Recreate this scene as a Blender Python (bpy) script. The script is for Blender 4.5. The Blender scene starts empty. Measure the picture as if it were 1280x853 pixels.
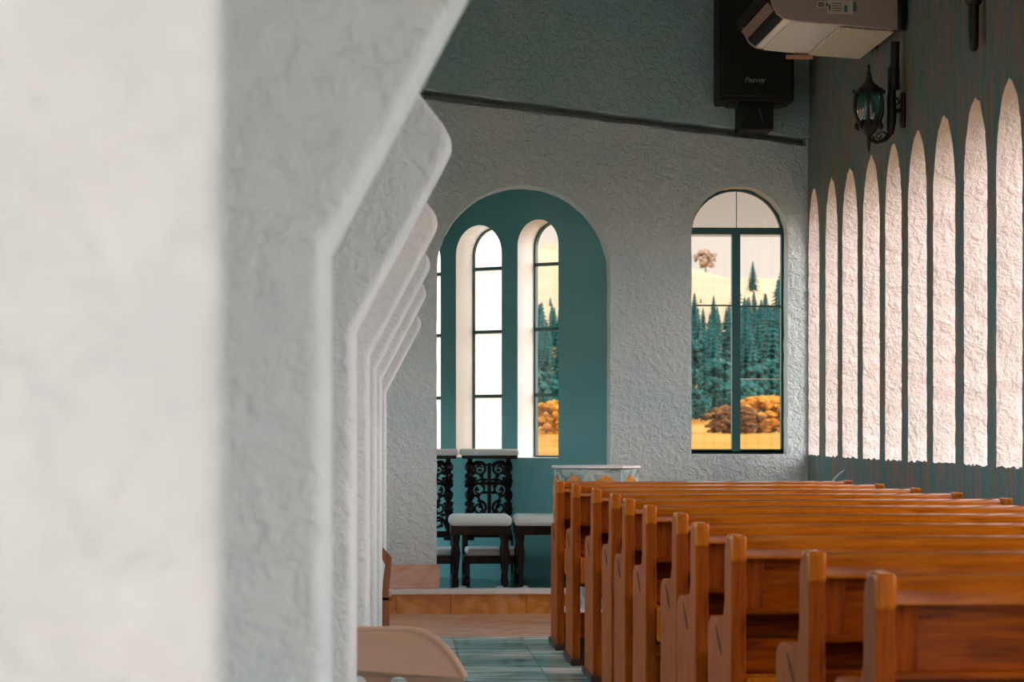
import bpy, bmesh, math, random
from mathutils import Vector, Matrix
from mathutils.geometry import tessellate_polygon
random.seed(7)
C = bpy.context.scene.collection
PI = math.pi
# ------------------------------------------------------------------ camera
F = 3110.0
HZ = 536.0
CAMZ = 1.225
TH = math.atan(160.0 / F)
FWD = Vector((math.sin(TH), math.cos(TH), 0)); RGT = Vector((math.cos(TH), -math.sin(TH), 0)); UP = Vector((0, 0, 1))
CP = Vector((0, 0, CAMZ))
def ray(px, py): return FWD + RGT * ((px - 640.0) / F) + UP * ((HZ - py) / F)
def P(px, py, Y):
    d = ray(px, py); return CP + d * (Y / d.y)
def PX(px, py, X):
    d = ray(px, py); return CP + d * (X / d.x)

cam_d = bpy.data.cameras.new('camera'); cam = bpy.data.objects.new('camera', cam_d); C.objects.link(cam)
cam.location = CP; cam.rotation_euler = (PI / 2, 0, -TH)
cam_d.sensor_width = 36; cam_d.lens = 36 * F / 1280.0
cam_d.shift_y = (HZ - 426.5) / 1280.0
cam_d.clip_start = 0.05; cam_d.clip_end = 5000
cam_d.dof.use_dof = True; cam_d.dof.focus_distance = 14.6; cam_d.dof.aperture_fstop = 8.5
bpy.context.scene.camera = cam

# ------------------------------------------------------------------ materials
def mat(name, col=(.8, .8, .8), rough=.6, metal=0.0, spec=.5, coat=0.0):
    m = bpy.data.materials.new(name); m.use_nodes = True
    b = m.node_tree.nodes['Principled BSDF']
    b.inputs['Base Color'].default_value = (*col, 1); b.inputs['Roughness'].default_value = rough
    b.inputs['Metallic'].default_value = metal; b.inputs['Specular IOR Level'].default_value = spec
    b.inputs['Coat Weight'].default_value = coat; m.diffuse_color = (*col, 1); b.inputs['Coat Roughness'].default_value = .12
    return m, m.node_tree, b
def N(nt, t, **kw):
    n = nt.nodes.new(t)
    for k, v in kw.items(): setattr(n, k, v)
    return n
def coords(nt, scale=(1, 1, 1), src='Object'):
    tc = N(nt, 'ShaderNodeTexCoord'); mp = N(nt, 'ShaderNodeMapping'); mp.inputs['Scale'].default_value = scale
    nt.links.new(tc.outputs[src], mp.inputs['Vector']); return mp.outputs['Vector']
def world_coords(nt, scale=(1, 1, 1)):
    g = N(nt, 'ShaderNodeNewGeometry'); mp = N(nt, 'ShaderNodeMapping'); mp.inputs['Scale'].default_value = scale
    nt.links.new(g.outputs['Position'], mp.inputs['Vector']); return mp.outputs['Vector']
def noise(nt, vec, scale, detail=4, rough=.55, dist=0.0):
    n = N(nt, 'ShaderNodeTexNoise'); n.inputs['Scale'].default_value = scale; n.inputs['Detail'].default_value = detail
    n.inputs['Roughness'].default_value = rough; n.inputs['Distortion'].default_value = dist
    nt.links.new(vec, n.inputs['Vector']); return n.outputs['Fac']
def ramp(nt, fac, stops):
    r = N(nt, 'ShaderNodeValToRGB'); el = r.color_ramp.elements
    while len(el) < len(stops): el.new(.5)
    for e, (p, c) in zip(el, stops): e.position = p; e.color = (*c, 1)
    nt.links.new(fac, r.inputs['Fac']); return r.outputs['Color']
def bump(nt, b, h, strength=.5, dist=.02):
    n = N(nt, 'ShaderNodeBump'); n.inputs['Strength'].default_value = strength; n.inputs['Distance'].default_value = dist
    nt.links.new(h, n.inputs['Height']); nt.links.new(n.outputs['Normal'], b.inputs['Normal'])
def addm(nt, a, bsock, k=1.0):
    n = N(nt, 'ShaderNodeMath', operation='MULTIPLY_ADD'); nt.links.new(bsock, n.inputs[0]); n.inputs[1].default_value = k
    nt.links.new(a, n.inputs[2]); return n.outputs[0]

def stucco(name, c1, c2, dist=.03, strength=1.0, scale=16.0):
    m, nt, b = mat(name, c1, .92, spec=.15)
    v = world_coords(nt)
    n1 = noise(nt, v, scale, 5, .6, .35); n2 = noise(nt, v, scale * 2.6, 4, .6, .3); n3 = noise(nt, v, 1.7, 3)
    r1 = N(nt, 'ShaderNodeMapRange'); r1.inputs['From Min'].default_value = .42; r1.inputs['From Max'].default_value = .62
    nt.links.new(n1, r1.inputs['Value'])
    h = addm(nt, r1.outputs['Result'], n2, .7)
    bump(nt, b, h, strength, dist)
    nt.links.new(ramp(nt, n3, [(.3, c1), (.7, c2)]), b.inputs['Base Color'])
    return m
M = {}
M['stucco'] = stucco('rough_white_stucco', (.57, .735, .79), (.70, .795, .825), .012, .8, 24)
M['smooth_white'] = mat('smooth_white_plaster', (.92, .90, .87), .7, spec=.2)[0]
M['reveal'] = stucco('white_reveal_stucco', (.66, .64, .625), (.64, .615, .595), .010, .6, 22)
M['stucco_up'] = stucco('teal_shaded_stucco', (.36, .56, .60), (.45, .62, .65), .012, .8, 24)  # darker teal tint, with the upper wall's shade put into the colour
M['pillar'] = stucco('pillar_stucco', (.62, .735, .785), (.76, .80, .81), .007, .7, 20)
# streaked side wall
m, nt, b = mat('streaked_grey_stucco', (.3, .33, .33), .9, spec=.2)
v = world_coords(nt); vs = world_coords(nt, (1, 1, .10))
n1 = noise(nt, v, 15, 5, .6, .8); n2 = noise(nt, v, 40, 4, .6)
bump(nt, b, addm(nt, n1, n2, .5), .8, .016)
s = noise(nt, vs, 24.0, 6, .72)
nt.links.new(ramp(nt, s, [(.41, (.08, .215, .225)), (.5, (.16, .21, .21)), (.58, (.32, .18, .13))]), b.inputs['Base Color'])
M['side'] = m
# teal plaster
m, nt, b = mat('smooth_teal_plaster', (.22, .46, .48), .8, spec=.2)
n = noise(nt, world_coords(nt), 2.2, 3)
nt.links.new(ramp(nt, n, [(.3, (.14, .375, .40)), (.7, (.19, .43, .455))]), b.inputs['Base Color'])
bump(nt, b, noise(nt, world_coords(nt), 60, 3), .12, .004)
M['teal'] = m
# wood
def wood(name, d, l, rough=.27, axis=(3.0, 30, 30), coat=.12, sc=1.6):
    m, nt, b = mat(name, l, rough, spec=.12, coat=coat)
    v = coords(nt, axis)
    n = noise(nt, v, sc, 5, .6, .6); n2 = noise(nt, coords(nt, (1, 1, 1)), 2.3, 2)
    mid = tuple((a + c) / 2 for a, c in zip(d, l))
    nt.links.new(ramp(nt, addm(nt, n, n2, .3), [(.45, d), (.62, mid), (.8, l)]), b.inputs['Base Color'])
    bump(nt, b, n, .12, .002)
    return m
M['wood'] = wood('orange_varnished_wood', (.13, .022, .0012), (.38, .082, .003))
M['wood_v'] = wood('orange_varnished_wood_upright', (.17, .028, .0015), (.40, .088, .003), .55, axis=(30, 30, 3.0), coat=0)
M['rail'] = wood('polished_rail_wood', (.26, .055, .003), (.56, .155, .006), .14, coat=.6)
M['wood_l'] = wood('light_orange_wood', (.38, .090, .006), (.62, .185, .012), axis=(30, 30, 3.0))
M['brown'] = wood('brown_chair_wood', (.20, .065, .025), (.36, .13, .055), .4, (30, 30, 3.0), .15)
M['dark'] = wood('carved_dark_wood', (.005, .004, .0035), (.018, .010, .007), .4, (20, 20, 4), .1)
M['groove'] = mat('dark_groove', (.05, .014, .006), .7)[0]
M['black'] = mat('black_painted_iron', (.006, .008, .009), .45)[0]
M['blackbox'] = mat('black_cabinet', (.006, .008, .010), .55, spec=.3)[0]
m, nt, b = mat('black_grille_cloth', (.007, .009, .011), .8)
bump(nt, b, noise(nt, coords(nt), 260, 1), .5, .003); M['grille'] = m
M['logo'] = mat('silver_logo', (.33, .40, .41), .4, .3)[0]
M['frame'] = mat('dark_teal_window_paint', (.008, .085, .095), .45)[0]
M['thinbar'] = mat('grey_teal_bar', (.04, .12, .12), .5)[0]
M['cushion'] = mat('pale_cushion_cloth', (.78, .80, .79), .85, spec=.2)[0]
M['cushion_t'] = mat('pale_teal_cushion', (.55, .66, .66), .75, spec=.3)[0]
M['plastic'] = mat('beige_plastic', (.52, .33, .225), .4)[0]
M['ac'] = mat('aged_white_plastic', (.70, .63, .56), .45)[0]
M['ac_side'] = mat('brownish_plastic_cheek', (.42, .33, .29), .5)[0]
M['ac_white'] = mat('white_plastic', (.93, .90, .84), .14)[0]
M['ac_dark'] = mat('dark_cavity', (.006, .007, .008), .8, spec=.2)[0]
M['louver'] = mat('brown_louver', (.22, .11, .08), .5)[0]
M['ac_bar'] = mat('tan_strip', (.55, .30, .16), .5)[0]
m, nt, b = mat('ribbed_grille_plastic', (.82, .78, .68), .24)
w = N(nt, 'ShaderNodeTexWave', wave_type='BANDS', bands_direction='X'); w.inputs['Scale'].default_value = 22
nt.links.new(coords(nt), w.inputs['Vector'])
nt.links.new(ramp(nt, w.outputs['Fac'], [(.25, (.62, .58, .46)), (.6, (.86, .82, .72))]), b.inputs['Base Color'])
bump(nt, b, w.outputs['Fac'], .6, .006); M['ac_grille'] = m
M['paper'] = mat('pale_label_paper', (.62, .56, .50), .7)[0]
M['ink'] = mat('dark_label_ink', (.04, .06, .06), .7)[0]
M['ink_g'] = mat('green_label_ink', (.03, .18, .15), .7)[0]
# marbles
def marble(name, a, bb, cc, rough=.18, scale=3.5, stretch=(1, 1, 1)):
    m, nt, b = mat(name, a, rough)
    n = noise(nt, world_coords(nt, stretch), scale, 8, .62, 1.6)
    nt.links.new(ramp(nt, n, [(.34, a), (.5, bb), (.64, cc)]), b.inputs['Base Color'])
    return m
M['m_orange'] = marble('orange_marble', (.42, .16, .02), (.66, .25, .03), (.72, .38, .14), .25, 5)
M['m_pink'] = marble('pink_marble', (.50, .27, .17), (.62, .36, .25), (.58, .46, .38), .22, 4)
M['m_white'] = marble('white_marble', (.70, .72, .72), (.78, .79, .78), (.84, .84, .82), .3, 5)
M['m_grey'] = marble('grey_veined_marble', (.10, .20, .22), (.36, .46, .47), (.52, .60, .60), .25, 9)
# tiled floor
m, nt, b = mat('polished_floor', (.2, .3, .3), .14)
v = world_coords(nt)
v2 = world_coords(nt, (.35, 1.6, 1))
br = N(nt, 'ShaderNodeTexBrick', offset=0.0); br.inputs['Scale'].default_value = 1.0
br.inputs['Brick Width'].default_value = .4; br.inputs['Row Height'].default_value = .4
br.inputs['Mortar Size'].default_value = .004
br.inputs['Color1'].default_value = (.16, .46, .46, 1); br.inputs['Color2'].default_value = (.75, .80, .79, 1); br.inputs['Mortar'].default_value = (.3, .36, .36, 1)
nt.links.new(v, br.inputs['Vector'])
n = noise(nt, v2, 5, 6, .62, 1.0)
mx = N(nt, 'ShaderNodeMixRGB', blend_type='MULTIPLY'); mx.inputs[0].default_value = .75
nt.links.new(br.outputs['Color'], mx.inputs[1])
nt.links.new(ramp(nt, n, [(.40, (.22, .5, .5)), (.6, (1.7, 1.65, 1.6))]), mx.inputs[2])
nt.links.new(mx.outputs[0], b.inputs['Base Color']); M['floor'] = m
m, nt, b = mat('dark_teal_platform', (.015, .10, .11), .15)
nt.links.new(ramp(nt, noise(nt, world_coords(nt), 5, 5), [(.35, (.010, .09, .10)), (.65, (.03, .16, .17))]), b.inputs['Base Color']); M['platform'] = m
M['ceiling'] = mat('ceiling_paint', (.10, .22, .23), .9)[0]
# glass: mostly clear with a faint mirror coat
def glass(name, tint, gl=.05):
    m = bpy.data.materials.new(name); m.use_nodes = True; nt = m.node_tree; nt.nodes.clear()
    o = N(nt, 'ShaderNodeOutputMaterial'); t = N(nt, 'ShaderNodeBsdfTransparent'); t.inputs[0].default_value = (*tint, 1)
    g = N(nt, 'ShaderNodeBsdfGlossy'); g.inputs['Roughness'].default_value = .02
    x = N(nt, 'ShaderNodeMixShader'); x.inputs[0].default_value = gl
    nt.links.new(t.outputs[0], x.inputs[1]); nt.links.new(g.outputs[0], x.inputs[2]); nt.links.new(x.outputs[0], o.inputs[0]); return m
M['glass'] = glass('clear_window_glass', (.995, 1, 1), .03)
M['glass_top'] = glass('smoky_top_glass', (.80, .78, .76))
M['lampglass'] = glass('teal_lamp_glass', (.25, .55, .56), .18)
m = bpy.data.materials.new('blown_sky_glass'); m.use_nodes = True; nt = m.node_tree; nt.nodes.clear()  # panes made white in place of overexposed sky
o = N(nt, 'ShaderNodeOutputMaterial'); t = N(nt, 'ShaderNodeBsdfTranslucent'); t.inputs[0].default_value = (.95, .94, .91, 1)
d = N(nt, 'ShaderNodeBsdfDiffuse'); d.inputs[0].default_value = (.9, .9, .88, 1)
x = N(nt, 'ShaderNodeMixShader'); x.inputs[0].default_value = .15
nt.links.new(t.outputs[0], x.inputs[1]); nt.links.new(d.outputs[0], x.inputs[2]); nt.links.new(x.outputs[0], o.inputs[0]); M['whitened'] = m
# outdoors
def leafy(name, a, bb, scale=3.0):
    m, nt, b = mat(name, a, .85, spec=.1)
    nt.links.new(ramp(nt, noise(nt, world_coords(nt), scale, 4), [(.38, a), (.62, bb)]), b.inputs['Base Color']); return m
M['conifer'] = leafy('teal_conifer', (.003, .045, .043), (.008, .080, .075), 1.2)
M['broad'] = leafy('teal_leaves', (.004, .050, .047), (.018, .10, .09), 1.2)
M['gold'] = leafy('golden_leaves', (.24, .105, .010), (.46, .22, .025), 2.5)
M['russet'] = leafy('russet_leaves', (.06, .030, .012), (.16, .075, .022), 2.5)
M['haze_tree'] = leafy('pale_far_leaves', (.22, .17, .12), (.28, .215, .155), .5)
M['bark'] = mat('bark', (.10, .07, .05), .9)[0]
m, nt, b = mat('autumn_grass', (.6, .4, .12), .95, spec=.05)
v = world_coords(nt, (1, .25, 1))
nt.links.new(ramp(nt, addm(nt, noise(nt, v, .25, 6, .65), noise(nt, v, .02, 3), .6), [(.55, (.16, .085, .014)), (.8, (.34, .17, .018)), (1.0, (.36, .22, .06))]), b.inputs['Base Color'])
M['grass'] = m
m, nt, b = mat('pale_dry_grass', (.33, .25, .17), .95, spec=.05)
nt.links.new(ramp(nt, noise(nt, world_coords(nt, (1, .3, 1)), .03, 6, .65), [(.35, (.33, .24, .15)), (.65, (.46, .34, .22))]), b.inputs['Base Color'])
M['dry'] = m

# ------------------------------------------------------------------ mesh helpers
def box(bm, x0, x1, y0, y1, z0, z1, bev=0.0, seg=2):
    r = bmesh.ops.create_cube(bm, size=1.0, matrix=Matrix.Translation(((x0 + x1) / 2, (y0 + y1) / 2, (z0 + z1) / 2)) @ Matrix.Diagonal((x1 - x0, y1 - y0, z1 - z0, 1)))
    if bev > 0:
        es = list({e for v in r['verts'] for e in v.link_edges})
        bmesh.ops.bevel(bm, geom=es, offset=bev, segments=seg, profile=.5, affect='EDGES')
def slab(bm, loops, thick, fn, front_mat=0, side_mat=0, back_mat=0, side_mats=None):
    """loops: outer + holes in 2-D; fn(u, v, w) -> Vector, w is 0 on the front face and thick on the back."""
    L3 = [[Vector((u, v, 0)) for u, v in lp] for lp in loops]
    tris = tessellate_polygon(L3)
    flat = [p for lp in loops for p in lp]
    fv = [bm.verts.new(fn(u, v, 0)) for u, v in flat]; bv = [bm.verts.new(fn(u, v, thick)) for u, v in flat]
    for t in tris:
        try:
            f = bm.faces.new([fv[i] for i in t]); f.material_index = front_mat
            f = bm.faces.new([bv[i] for i in reversed(t)]); f.material_index = back_mat
        except ValueError: pass
    k = 0
    for li, lp in enumerate(loops):
        n = len(lp)
        for i in range(n):
            a, c = k + i, k + (i + 1) % n
            f = bm.faces.new([fv[a], fv[c], bv[c], bv[a]])
            f.material_index = (side_mats[li] if side_mats else side_mat)
        k += n
    bmesh.ops.recalc_face_normals(bm, faces=bm.faces[:])
def tube(bm, pts, r, seg=8, caps=True, closed=False):
    pts = [Vector(p) for p in pts]; n = len(pts)
    rs = r if isinstance(r, (list, tuple)) else [r] * n
    rings = []; prev = None
    for i, p in enumerate(pts):
        a = pts[i - 1] if (i > 0 or closed) else p; c = pts[(i + 1) % n] if (i < n - 1 or closed) else p
        t = (c - a).normalized()
        if prev is None:
            u = t.orthogonal().normalized()
        else:
            u = (prev - t * prev.dot(t))
            u = u.normalized() if u.length > 1e-6 else t.orthogonal().normalized()
        prev = u; w = t.cross(u)
        rings.append([bm.verts.new(p + (u * math.cos(2 * PI * k / seg) + w * math.sin(2 * PI * k / seg)) * rs[i]) for k in range(seg)])
    for i in range(n if closed else n - 1):
        A, B = rings[i], rings[(i + 1) % n]
        for k in range(seg):
            bm.faces.new([A[k], A[(k + 1) % seg], B[(k + 1) % seg], B[k]])
    if caps and not closed:
        bm.faces.new(list(reversed(rings[0]))); bm.faces.new(rings[-1])
def lathe(bm, prof, seg=24, cx=0, cy=0):
    rings = []
    for r, z in prof:
        rings.append([bm.verts.new((cx + r * math.cos(2 * PI * k / seg), cy + r * math.sin(2 * PI * k / seg), z)) for k in range(seg)])
    for A, B in zip(rings, rings[1:]):
        for k in range(seg): bm.faces.new([A[k], A[(k + 1) % seg], B[(k + 1) % seg], B[k]])
    bm.faces.new(list(reversed(rings[0]))); bm.faces.new(rings[-1])
def blob(bm, c, r, sub=2, jit=.12, seed=0):
    rr = random.Random(seed)
    res = bmesh.ops.create_icosphere(bm, subdivisions=sub, radius=1.0)
    for v in res['verts']:
        k = 1 + rr.uniform(-jit, jit)
        v.co = Vector((c[0] + v.co.x * r[0] * k, c[1] + v.co.y * r[1] * k, c[2] + v.co.z * r[2] * k))
def smooth(o, ang=40):
    for p in o.data.polygons: p.use_smooth = True
    try: o.data.set_sharp_from_angle(angle=math.radians(ang))
    except Exception: pass
def obj(name, bm, mats, parent=None, sm=False, loc=None, ang=40):
    me = bpy.data.meshes.new(name); bm.normal_update(); bm.to_mesh(me); bm.free()
    for mm in (mats if isinstance(mats, (list, tuple)) else [mats]): me.materials.append(mm)
    o = bpy.data.objects.new(name, me); C.objects.link(o)
    if parent: o.parent = parent
    if loc: o.location = loc
    if sm: smooth(o, ang)
    return o
def tag(o, label, cat, group=None, kind=None):
    o['label'] = label; o['category'] = cat
    if group: o['group'] = group
    if kind: o['kind'] = kind
    return o
def thing(name, label, cat, loc=(0, 0, 0), rz=0, group=None, kind=None):
    o = bpy.data.objects.new(name, None); C.objects.link(o); o.location = loc; o.rotation_euler = (0, 0, rz)
    o.empty_display_size = .1
    return tag(o, label, cat, group, kind)
def dup(root, loc, rz=None, label=None):
    r = root.copy(); C.objects.link(r); r.location = loc
    if rz is not None: r.rotation_euler = (0, 0, rz)
    if label: r['label'] = label
    for ch in list(root.children):
        c = ch.copy(); C.objects.link(c); c.parent = r
        for g in list(ch.children):
            d = g.copy(); C.objects.link(d); d.parent = c
    return r
def B(): return bmesh.new()
def arch(u0, u1, v0, v1, n=18):
    """round-headed opening: rectangle u0..u1 from v0, semicircle reaching v1"""
    r = (u1 - u0) / 2; c = (u0 + u1) / 2; vs = v1 - r
    return [(u0, v0), (u1, v0)] + [(c + r * math.cos(a), vs + r * math.sin(a)) for a in [PI * k / n for k in range(n + 1)]]
def pointed(u0, u1, v0, v1, hh, n=12):
    c = (u0 + u1) / 2; r = (u1 - u0) / 2
    left = [(c - r * (1 - (k / n) ** 2.2) ** .62, v1 - hh + hh * k / n) for k in range(n + 1)]
    return [(u0, v0), (u1, v0)] + [(2 * c - a, b) for a, b in left] + [p for p in reversed(left[:-1])]
def wob(lp, amp, rr, step=.09):
    """hand-plastered edge: subdivide a 2-D loop and nudge it"""
    out = []
    n = len(lp)
    for i in range(n):
        a, c = Vector(lp[i]), Vector(lp[(i + 1) % n]); k = max(1, int((c - a).length / step))
        for j in range(k):
            p = a.lerp(c, j / k); out.append((p.x + rr.uniform(-amp, amp), p.y + rr.uniform(-amp, amp)))
    return out

# ------------------------------------------------------------------ room shell
BW = 16.5
XW = P(1010, 500, BW).x
XL = -.78
CEIL = 4.55
REAR = -3.2
rr = random.Random(3)
# floor
bm = B(); box(bm, XL - .1, XW + .3, REAR, 14.62, -.2, 0)
tag(obj('floor', bm, M['floor']), 'polished teal and white tiled floor of the nave', 'floor', kind='structure')
bm = B(); box(bm, XL - .1, XW + .3, 14.62, 16.45, -.2, .0)
tag(obj('floor_marble_band', bm, M['m_pink']), 'pink polished marble strip of floor before the step', 'floor', kind='structure')
# back wall, plane Y = BW
def Z(py, Y): return CAMZ + (HZ - py) * Y / F * 1.0
wl, wr = P(864.5, 500, BW).x, P(984.5, 500, BW).x
wt, wb = P(925, 233, BW).z, P(925, 568.5, BW).z
al, ar = P(546, 500, BW).x, P(763, 500, BW).x
at_ = P(655, 232, BW).z
PZ = .165
outer = [(XL - .2, 0), (XW + .4, 0), (XW + .4, CEIL), (XL - .2, CEIL)]
hole_w = wob(arch(wl, wr, wb, wt, 28), .003, rr, .07); hole_a = wob(arch(al, ar, PZ, at_, 36), .003, rr, .07)
bm = B()
def ez(px, pl): # sloping groove in the end wall
    (xa, ya), (xb, yb) = pl; return P(px, ya + (yb - ya) * (px - xa) / (xb - xa), BW)
lo_, hi_ = ((535, 125.5), (985, 180)), ((535, 112), (985, 170))
gl_ = [ez(338 + 670 * k / 30, lo_) for k in range(31)]; gh_ = [ez(338 + 670 * k / 30, hi_) for k in range(31)]
groove = [(p.x, p.z + rr.uniform(-.006, .006)) for p in gl_] + [(p.x, p.z + rr.uniform(-.005, .005)) for p in reversed(gh_)]
slab(bm, [outer, hole_w, hole_a, groove], .26, lambda u, v, w: Vector((u, BW + w, v)), 0, 1, 0, [0, 1, 2, 0])
bw = obj('wall_back', bm, [M['stucco'], M['reveal'], M['stucco']])
bm = B(); box(bm, XL - .2, XW + .4, BW + .255, BW + .30, 3.0, CEIL); tag(obj('wall_groove_back', bm, M['stucco']), 'wall surface deep inside the sloping dark groove', 'wall', kind='structure')
tag(bw, 'rough pale stucco end wall with a large arch and an arched window', 'wall', kind='structure')
# overhanging upper wall with sloping lower edge
OV = .05
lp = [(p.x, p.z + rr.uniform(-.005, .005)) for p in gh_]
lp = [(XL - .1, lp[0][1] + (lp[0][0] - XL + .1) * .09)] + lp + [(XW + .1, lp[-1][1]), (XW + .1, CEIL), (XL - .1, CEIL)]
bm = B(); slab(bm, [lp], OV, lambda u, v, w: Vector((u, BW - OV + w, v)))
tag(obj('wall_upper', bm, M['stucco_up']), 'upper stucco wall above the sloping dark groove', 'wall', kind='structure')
# right wall with lancet openings
edges = [(1010.5, 1024), (1032, 1047), (1053, 1072), (1078.5, 1099.5), (1106.5, 1127), (1135, 1158.5), (1166.5, 1194), (1205, 1234), (1245.5, 1278)]
SZ, TZ = 1.05, None
holes = []; lanc = []
for i, (l, r_) in enumerate(edges):
    y2 = PX(l, 500, XW).y; y1 = PX(r_, 500, XW).y
    if i == 0: y2 = BW - .02
    lanc.append((y1, y2))
y = lanc[-1][0] - .2  # more lancets out of view, added to light the pillar edges
while y > 1.9:
    lanc.append((y - .46, y)); y -= .66
tips = 1.225 + (HZ - 222) * 15.55 / F
for (y1, y2) in lanc:
    holes.append(wob(pointed(y1, y2, SZ, tips + .02, .43), .007, rr, .035))
SUNGAP = (-2.75, -1.5)  # unseen opening added so sun reaches the nearest pillar
holes.append([(SUNGAP[0], .02), (SUNGAP[1], .02), (SUNGAP[1], 2.6), (SUNGAP[0], 2.6)])
bm = B()
slab(bm, [[(REAR, 0), (BW + .3, 0), (BW + .3, CEIL), (REAR, CEIL)]] + holes, .30, lambda u, v, w: Vector((XW + w, u, v)), 0, 1, 0, [0] + [1] * len(holes))
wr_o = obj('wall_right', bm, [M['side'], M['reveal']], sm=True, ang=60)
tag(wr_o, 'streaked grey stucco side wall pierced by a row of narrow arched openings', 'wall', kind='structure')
# left wall
bm = B()
fill_gaps = [[(y_, 1.0), (y_ + 1.25, 1.0), (y_ + 1.25, 2.5), (y_, 2.5)] for y_ in (6.2, 8.3, 10.3, 12.3, 14.4)]  # hidden openings added to let in teal fill light
slab(bm, [[(REAR, 0), (BW + .3, 0), (BW + .3, CEIL), (REAR, CEIL)]] + fill_gaps, .25, lambda u, v, w: Vector((XL - w, u, v)))
tag(obj('wall_left', bm, M['pillar']), 'stucco wall behind the angular pillars', 'wall', kind='structure')
bm = B(); box(bm, XL - .3, XW + .35, REAR, BW + .35, CEIL, CEIL + .2)
tag(obj('ceiling', bm, M['ceiling']), 'plain ceiling over the nave', 'ceiling', kind='structure')

# ------------------------------------------------------------------ pillars
pill = [(1.16, 284, None), (3.1, 402, 313), (5.4, 439.5, 413), (7.6, 458, 444), (9.75, 468, 460), (11.8, 475, 474), (14.9, 481, 490)]
labs = ['bright blurred stucco pillar filling the left edge', 'tall grey stucco pillar with bent edge just behind the blurred one',
        'stucco pillar whose pointed tip juts nearest the dark sloping edge', 'stucco pillar with tip in front of the big arch, third of the pointed tips counting none but the full ones',
        'fifth angular pillar along the left side', 'sixth angular pillar along the left side, narrow strip before the last', 'farthest angular stucco pillar beside the end wall']
labs[3] = 'angular pillar whose pointed tip touches the left shoulder of the big arch'
labs[4] = 'angular pillar with third visible pointed tip counted from the top'
labs[5] = 'angular pillar with second smallest pointed tip, standing before the last'
for (Y, px, ky), lb in zip(pill, labs):
    xf = (px - 480) * Y / F
    zk = 1.447 if ky is None else 1.225 + (HZ - ky) * Y / F
    tx, tz = xf + .222, zk + .418
    T, tp_ = (.14, .012) if ky else (.10, -.016)
    prof = [(XL + .02, 0.0), (xf, 0.0), (xf, zk)]
    # rounded tip
    d1 = (Vector((xf, zk)) - Vector((tx, tz))).normalized(); d2 = Vector((-.62, .78)).normalized()
    for k in range(7):
        t = k / 6; q0 = Vector((tx, tz)) + d1 * .045; q2 = Vector((tx, tz)) + d2 * .045
        p = q0 * (1 - t) ** 2 + Vector((tx, tz)) * 2 * t * (1 - t) + q2 * t * t; prof.append((p.x, p.y))
    e = Vector((tx, tz)) + d2 * ((tx - XL - .02) / .62)
    prof.append((XL + .02, e.y))
    bm = B(); slab(bm, [prof], T, lambda u, v, w, Y=Y, T=T, tp_=tp_: Vector((u + (tp_ * w / T if u > XL + .1 else 0), Y + w, v)))
    bmesh.ops.dissolve_limit(bm, angle_limit=.01, verts=bm.verts[:], edges=bm.edges[:])
    es = [e for e in bm.edges if len(e.link_faces) == 2 and abs(e.link_faces[0].normal.dot(e.link_faces[1].normal)) < .3]
    bmesh.ops.bevel(bm, geom=es, offset=.018, segments=4, profile=.5, affect='EDGES')
    o = obj('pillar', bm, M['pillar'], sm=True, ang=50)
    tag(o, lb, 'pillar', 'angular pillars down the left side', 'structure')

# ------------------------------------------------------------------ apse
AL = math.radians(40); T2 = Vector((math.cos(AL), -math.sin(AL), 0)); O2 = Vector((math.sin(AL), math.cos(AL), 0))
AW0 = Vector((ar + .06, BW + .27, 0))          # right-hand end of the oblique wall, u runs negative to the left
def ap(u, v, w=0): return AW0 + T2 * u + O2 * w + Vector((0, 0, v))
def u_at(px):
    d = ray(px, 500)
    # solve CP + d t = AW0 + T2 u  (2-D)
    det = d.x * (-T2.y) - (-T2.x) * d.y
    t = (AW0.x * (-T2.y) - (-T2.x) * AW0.y) / det
    return (d.x * AW0.y - d.y * AW0.x) / det
ll = [(u_at(570), u_at(627)), (u_at(647), u_at(698))]
pitch = ll[1][0] - ll[0][0]
ll.insert(0, (ll[0][0] - pitch, ll[0][1] - pitch))
TWK = .235
holesA = []; lz = []
for (u0, u1), (bt, tp) in zip(ll, [(572, 291), (572, 281.5), (572.5, 274)]):
    pb, pt = ap((u0 + u1) / 2, 0), None
    dist = ap((u0 + u1) / 2, 0).y
    zb, zt = CAMZ + (HZ - bt) * dist / F, CAMZ + (HZ - tp) * dist / F
    lz.append((zb, zt)); holesA.append(arch(u0, u1, zb, zt, 20))
bm = B()
slab(bm, [[(-3.4, PZ), (.02, PZ), (.02, 3.6), (-3.4, 3.6)]] + holesA, TWK, ap, 0, 1, 0, [0, 1, 1, 1])
tag(obj('wall_apse', bm, [M['teal'], M['smooth_white']]), 'smooth teal plaster wall of the apse with narrow arched windows', 'wall', kind='structure')
bm = B(); p0 = ap(-3.4, 0)
slab(bm, [[(BW + .26, 0), (p0.y + .5, 0), (p0.y + .5, 3.6), (BW + .26, 3.6)], [(17.2, .45), (18.8, .45), (18.8, 1.45), (17.2, 1.45)]], .2, lambda u, v, w: Vector((XL - .05 - w, u, v)))  # unseen opening added in this wall to brighten the apse
tag(obj('wall_apse_side', bm, M['teal']), 'plaster side wall of the apse', 'wall', kind='structure')
bm = B(); q1, q2 = ap(.02, 0, TWK + .02), ap(-3.4, 0, TWK + .02); slab(bm, [[(XL - .3, BW + .26), (q1.x, BW + .26), (q1.x, q1.y), (q2.x, q2.y), (XL - .3, q2.y)]], .2, lambda u, v, w: Vector((u, v, 3.6 + w)))
tag(obj('ceiling_apse', bm, M['teal']), 'plaster ceiling of the apse', 'ceiling', kind='structure')
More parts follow.
